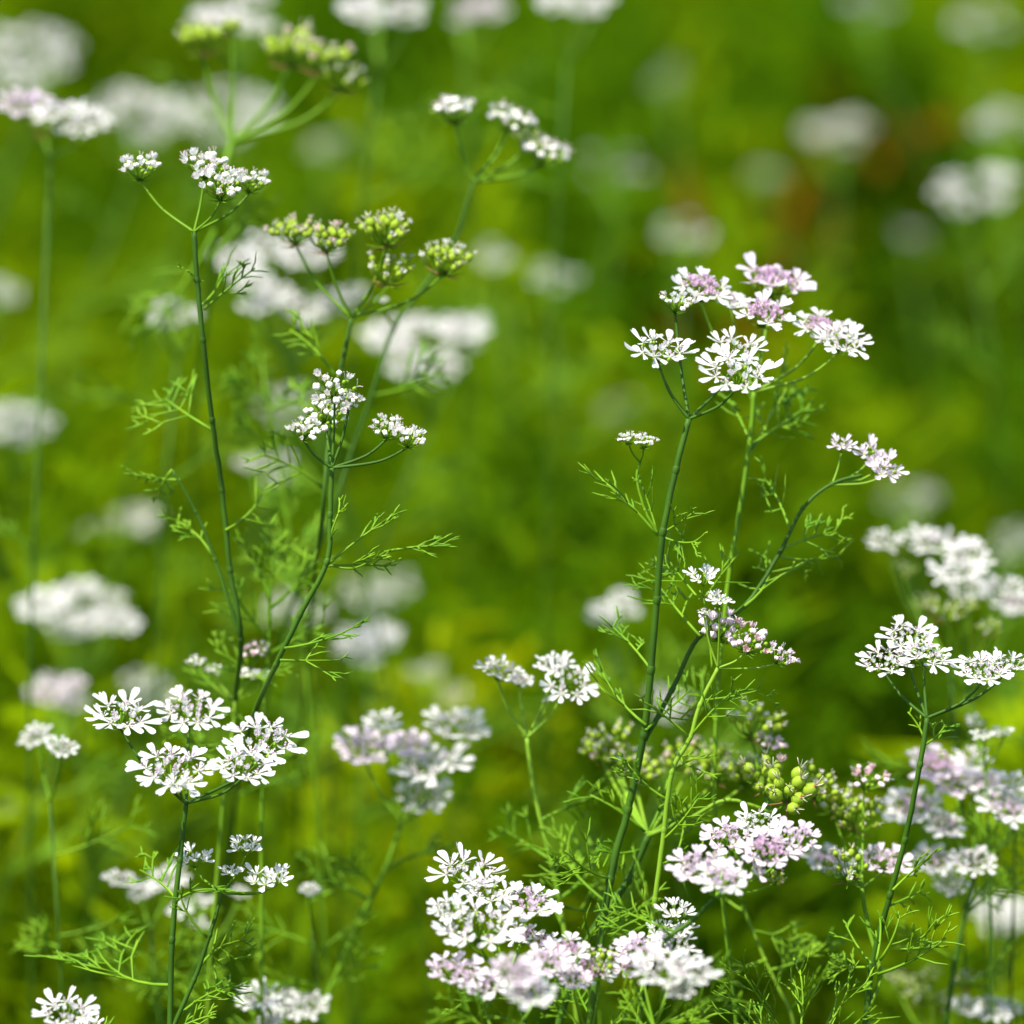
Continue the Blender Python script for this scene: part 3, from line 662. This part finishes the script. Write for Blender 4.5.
P_.leaf((212, 430, .74), (165, 398, .755), 3, 4); P_.leaf((226, 530, .74), (262, 495, .755), 3, 4)

P_ = Plant('forked plant with sharp white bud heads on a dark bent stem, left of the middle', (228, 900, .87), G_FRONT, .722)
P_.stem([(332, 468, .72), (330, 515, .72), (327, 562, .72), (300, 615, .722), (276, 665, .725), (255, 712, .74), (238, 780, .79), (228, 900, .87)], 5, 6)
P_.umbel((332, 468, .72), [(335, 390, 54, 'bud', 62, 4), (326, 415, 50, 'bud', 55, 4), (305, 430, 40, 'bud', 36, 10), (350, 400, 30, 'bud', 45, 10), (388, 428, 42, 'bud', 24, 6), (410, 437, 40, 'bud', 22, 12)], 3.4, 'stem')
P_.leaf((328, 564), (386, 520), 3, 4, spread=.8); P_.leaf((328, 566), (388, 566), 3, 4); P_.leaf((385, 552, .725), (444, 546, .722), 3, 4, spread=1.2)
P_.leaf((328, 560), (340, 510), 2.6, 2); P_.leaf((285, 648), (345, 632), 2.8, 3); P_.leaf((280, 660), (342, 660), 2.8, 2)
P_.branch([(328, 565), (355, 568), (385, 552, .725)], 2.4, 2, 'ray')

P_ = Plant('bottom left plant with a sharp four-headed white umbel and a small side umbel', (170, 1035, .72), G_FRONT)
P_.stem([(186, 803), (180, 860), (172, 940), (170, 1035)], 5, 7)
P_.umbel((186, 803), [(122, 716, 76, 'bloomw', 24, 8, .726), (190, 712, 76, 'bloom', 24, 8, .735), (172, 770, 88, 'bloom', 28, 6, .712), (262, 742, 86, 'bloom', 26, 4, .726), (244, 766, 68, 'bloomw', 28, 4, .714), (180, 785, 30, 'mini', 24, 0, .708)], 3.6, 'stem')
P_.branch([(222, 893), (210, 935), (194, 980), (172, 1030)], 3.6, 5)
P_.umbel((222, 893), [(194, 858, 36, 'mini', 22, 0), (245, 846, 34, 'mini', 20, 0), (232, 871, 24, 'mini', 14, 0), (266, 879, 44, 'mini', 16, 8), (276, 878, 28, 'mini', 16, 8)], 3, 'ray')
P_.leaf((208, 938), (180, 895), 2.8, 3); P_.leaf((198, 970), (245, 940, .73), 3, 4); P_.leaf((176, 900), (140, 870, .735), 2.8, 4); P_.leaf((172, 985), (95, 945, .745), 3.4, 4); P_.leaf((180, 1015), (232, 985, .73), 3, 4)

P_ = Plant('low plant with one sharp long-petalled white head cut by the bottom edge at the left', (66, 1080, .705), G_FRONT)
P_.stem([(66, 1052), (66, 1080)], 4.5, 5)
P_.umbel((66, 1050), [(66, 1014, 66, 'bloomw', 30, 0), (88, 1026, 30, 'mini', 20, 0)], 3.2, 'ray')

P_ = Plant('plant with a stacked many-headed white umbel at the bottom middle', (540, 1060, .705), G_FRONT)
P_.stem([(508, 975), (520, 1010), (540, 1060)], 4.5, 6)
P_.umbel((508, 975), [(468, 874, 76, 'bloomw', 12, 4, .715), (488, 892, 60, 'bloomw', 22, 4, .71), (478, 928, 90, 'bloomw', 20, 0, .698), (450, 908, 44, 'bloomw', 24, -8, .698), (528, 904, 72, 'lilac', 22, 4, .71), (522, 935, 44, 'purple', 20, 0, .71), (545, 942, 36, 'purple', 20, 0, .71)], 3, 'ray')
P_ = Plant('low plant with lilac-white heads along the bottom edge, left of the middle', (490, 1090, .685), G_FRONT)
P_.stem([(500, 1050), (490, 1090)], 4.5, 6)
P_.umbel((500, 1050), [(456, 972, 66, 'lilac', 24, 8, .69), (482, 985, 54, 'lilac', 22, 4, .69), (515, 972, 60, 'lilac', 22, 0, .66), (528, 992, 60, 'lilac', 22, 4, .66), (548, 962, 56, 'lilac', 20, 0, .69)], 3, 'ray')
P_.leaf((502, 1045), (450, 1010), 2.8, 4)
P_ = Plant('low plant with fading pinkish heads at the bottom, under the stacked white umbel', (600, 1090, .70), G_FRONT)
P_.stem([(590, 1040), (600, 1090)], 4.5, 6)
P_.umbel((590, 1040), [(566, 950, 50, 'purple', 24, 0, .70), (590, 972, 56, 'purple', 24, 4, .70), (602, 960, 46, 'mixed', 24, 4, .70), (574, 978, 40, 'lilac', 24, 4, .695)], 3, 'ray')
P_.leaf((590, 1035), (545, 985), 2.6, 4); P_.leaf((592, 1038), (640, 1000), 2.6, 4); P_.leaf((590, 1045), (500, 1015), 2.6, 4); P_.leaf((592, 1045), (690, 1010), 2.6, 4)
P_ = Plant('low plant with long-petalled white heads at the bottom, right of the pinkish ones', (650, 1090, .69), G_FRONT)
P_.stem([(655, 1030), (650, 1090)], 4.5, 6)
P_.umbel((655, 1030), [(640, 952, 64, 'lilac', 22, -4, .70), (632, 965, 48, 'purple', 22, -4, .70), (665, 970, 66, 'bloomw', 22, 4, .672), (692, 972, 56, 'bloomw', 16, 6, .672), (676, 945, 46, 'bloomw', 22, 0, .70), (680, 990, 34, 'bloom', 30, 0, .67)], 3, 'ray')
P_.umbel((668, 955, .715), [(676, 912, 40, 'mini', 20, 0, .715), (660, 930, 30, 'mini', 20, 0, .715), (684, 930, 26, 'mini', 20, 0, .715)], 2.4, 'ray')
P_.leaf((650, 1040), (620, 990), 2.6, 4); P_.leaf((655, 1035), (725, 985), 2.6, 4)
P_ = Plant('low leafy shoot of feathery leaves at the bottom edge, right of the middle', (800, 1100, .715), G_FRONT)
P_.stem([(795, 1045), (800, 1100)], 3.5, 4.5, 'stem_pale')
for a_, b_ in (((795, 1048), (745, 975)), ((795, 1050), (800, 970)), ((796, 1055), (850, 985)), ((796, 1060), (735, 1010)), ((797, 1062), (865, 1015))): P_.leaf(a_, b_, 2.8, 4)

# ------------------------------------------------------------------ more fine leaves low on the plants
for q in list(PLANTS):
    pts = q.pix; low = [p for p in pts if p[1] > 560]
    if q.D > .90 or not low: continue
    if 'leafy' in q.label: q.fuzz(2, .1, 1.0, 60); continue
    if len(pts) > 2 and pts[0][1] < 560: q.fuzz(2, .62, 1.0, 58)
    elif pts[0][1] < 850: q.fuzz(2, .35, 1.0, 58)
    else: q.fuzz(2, .1, 1.0, 60)
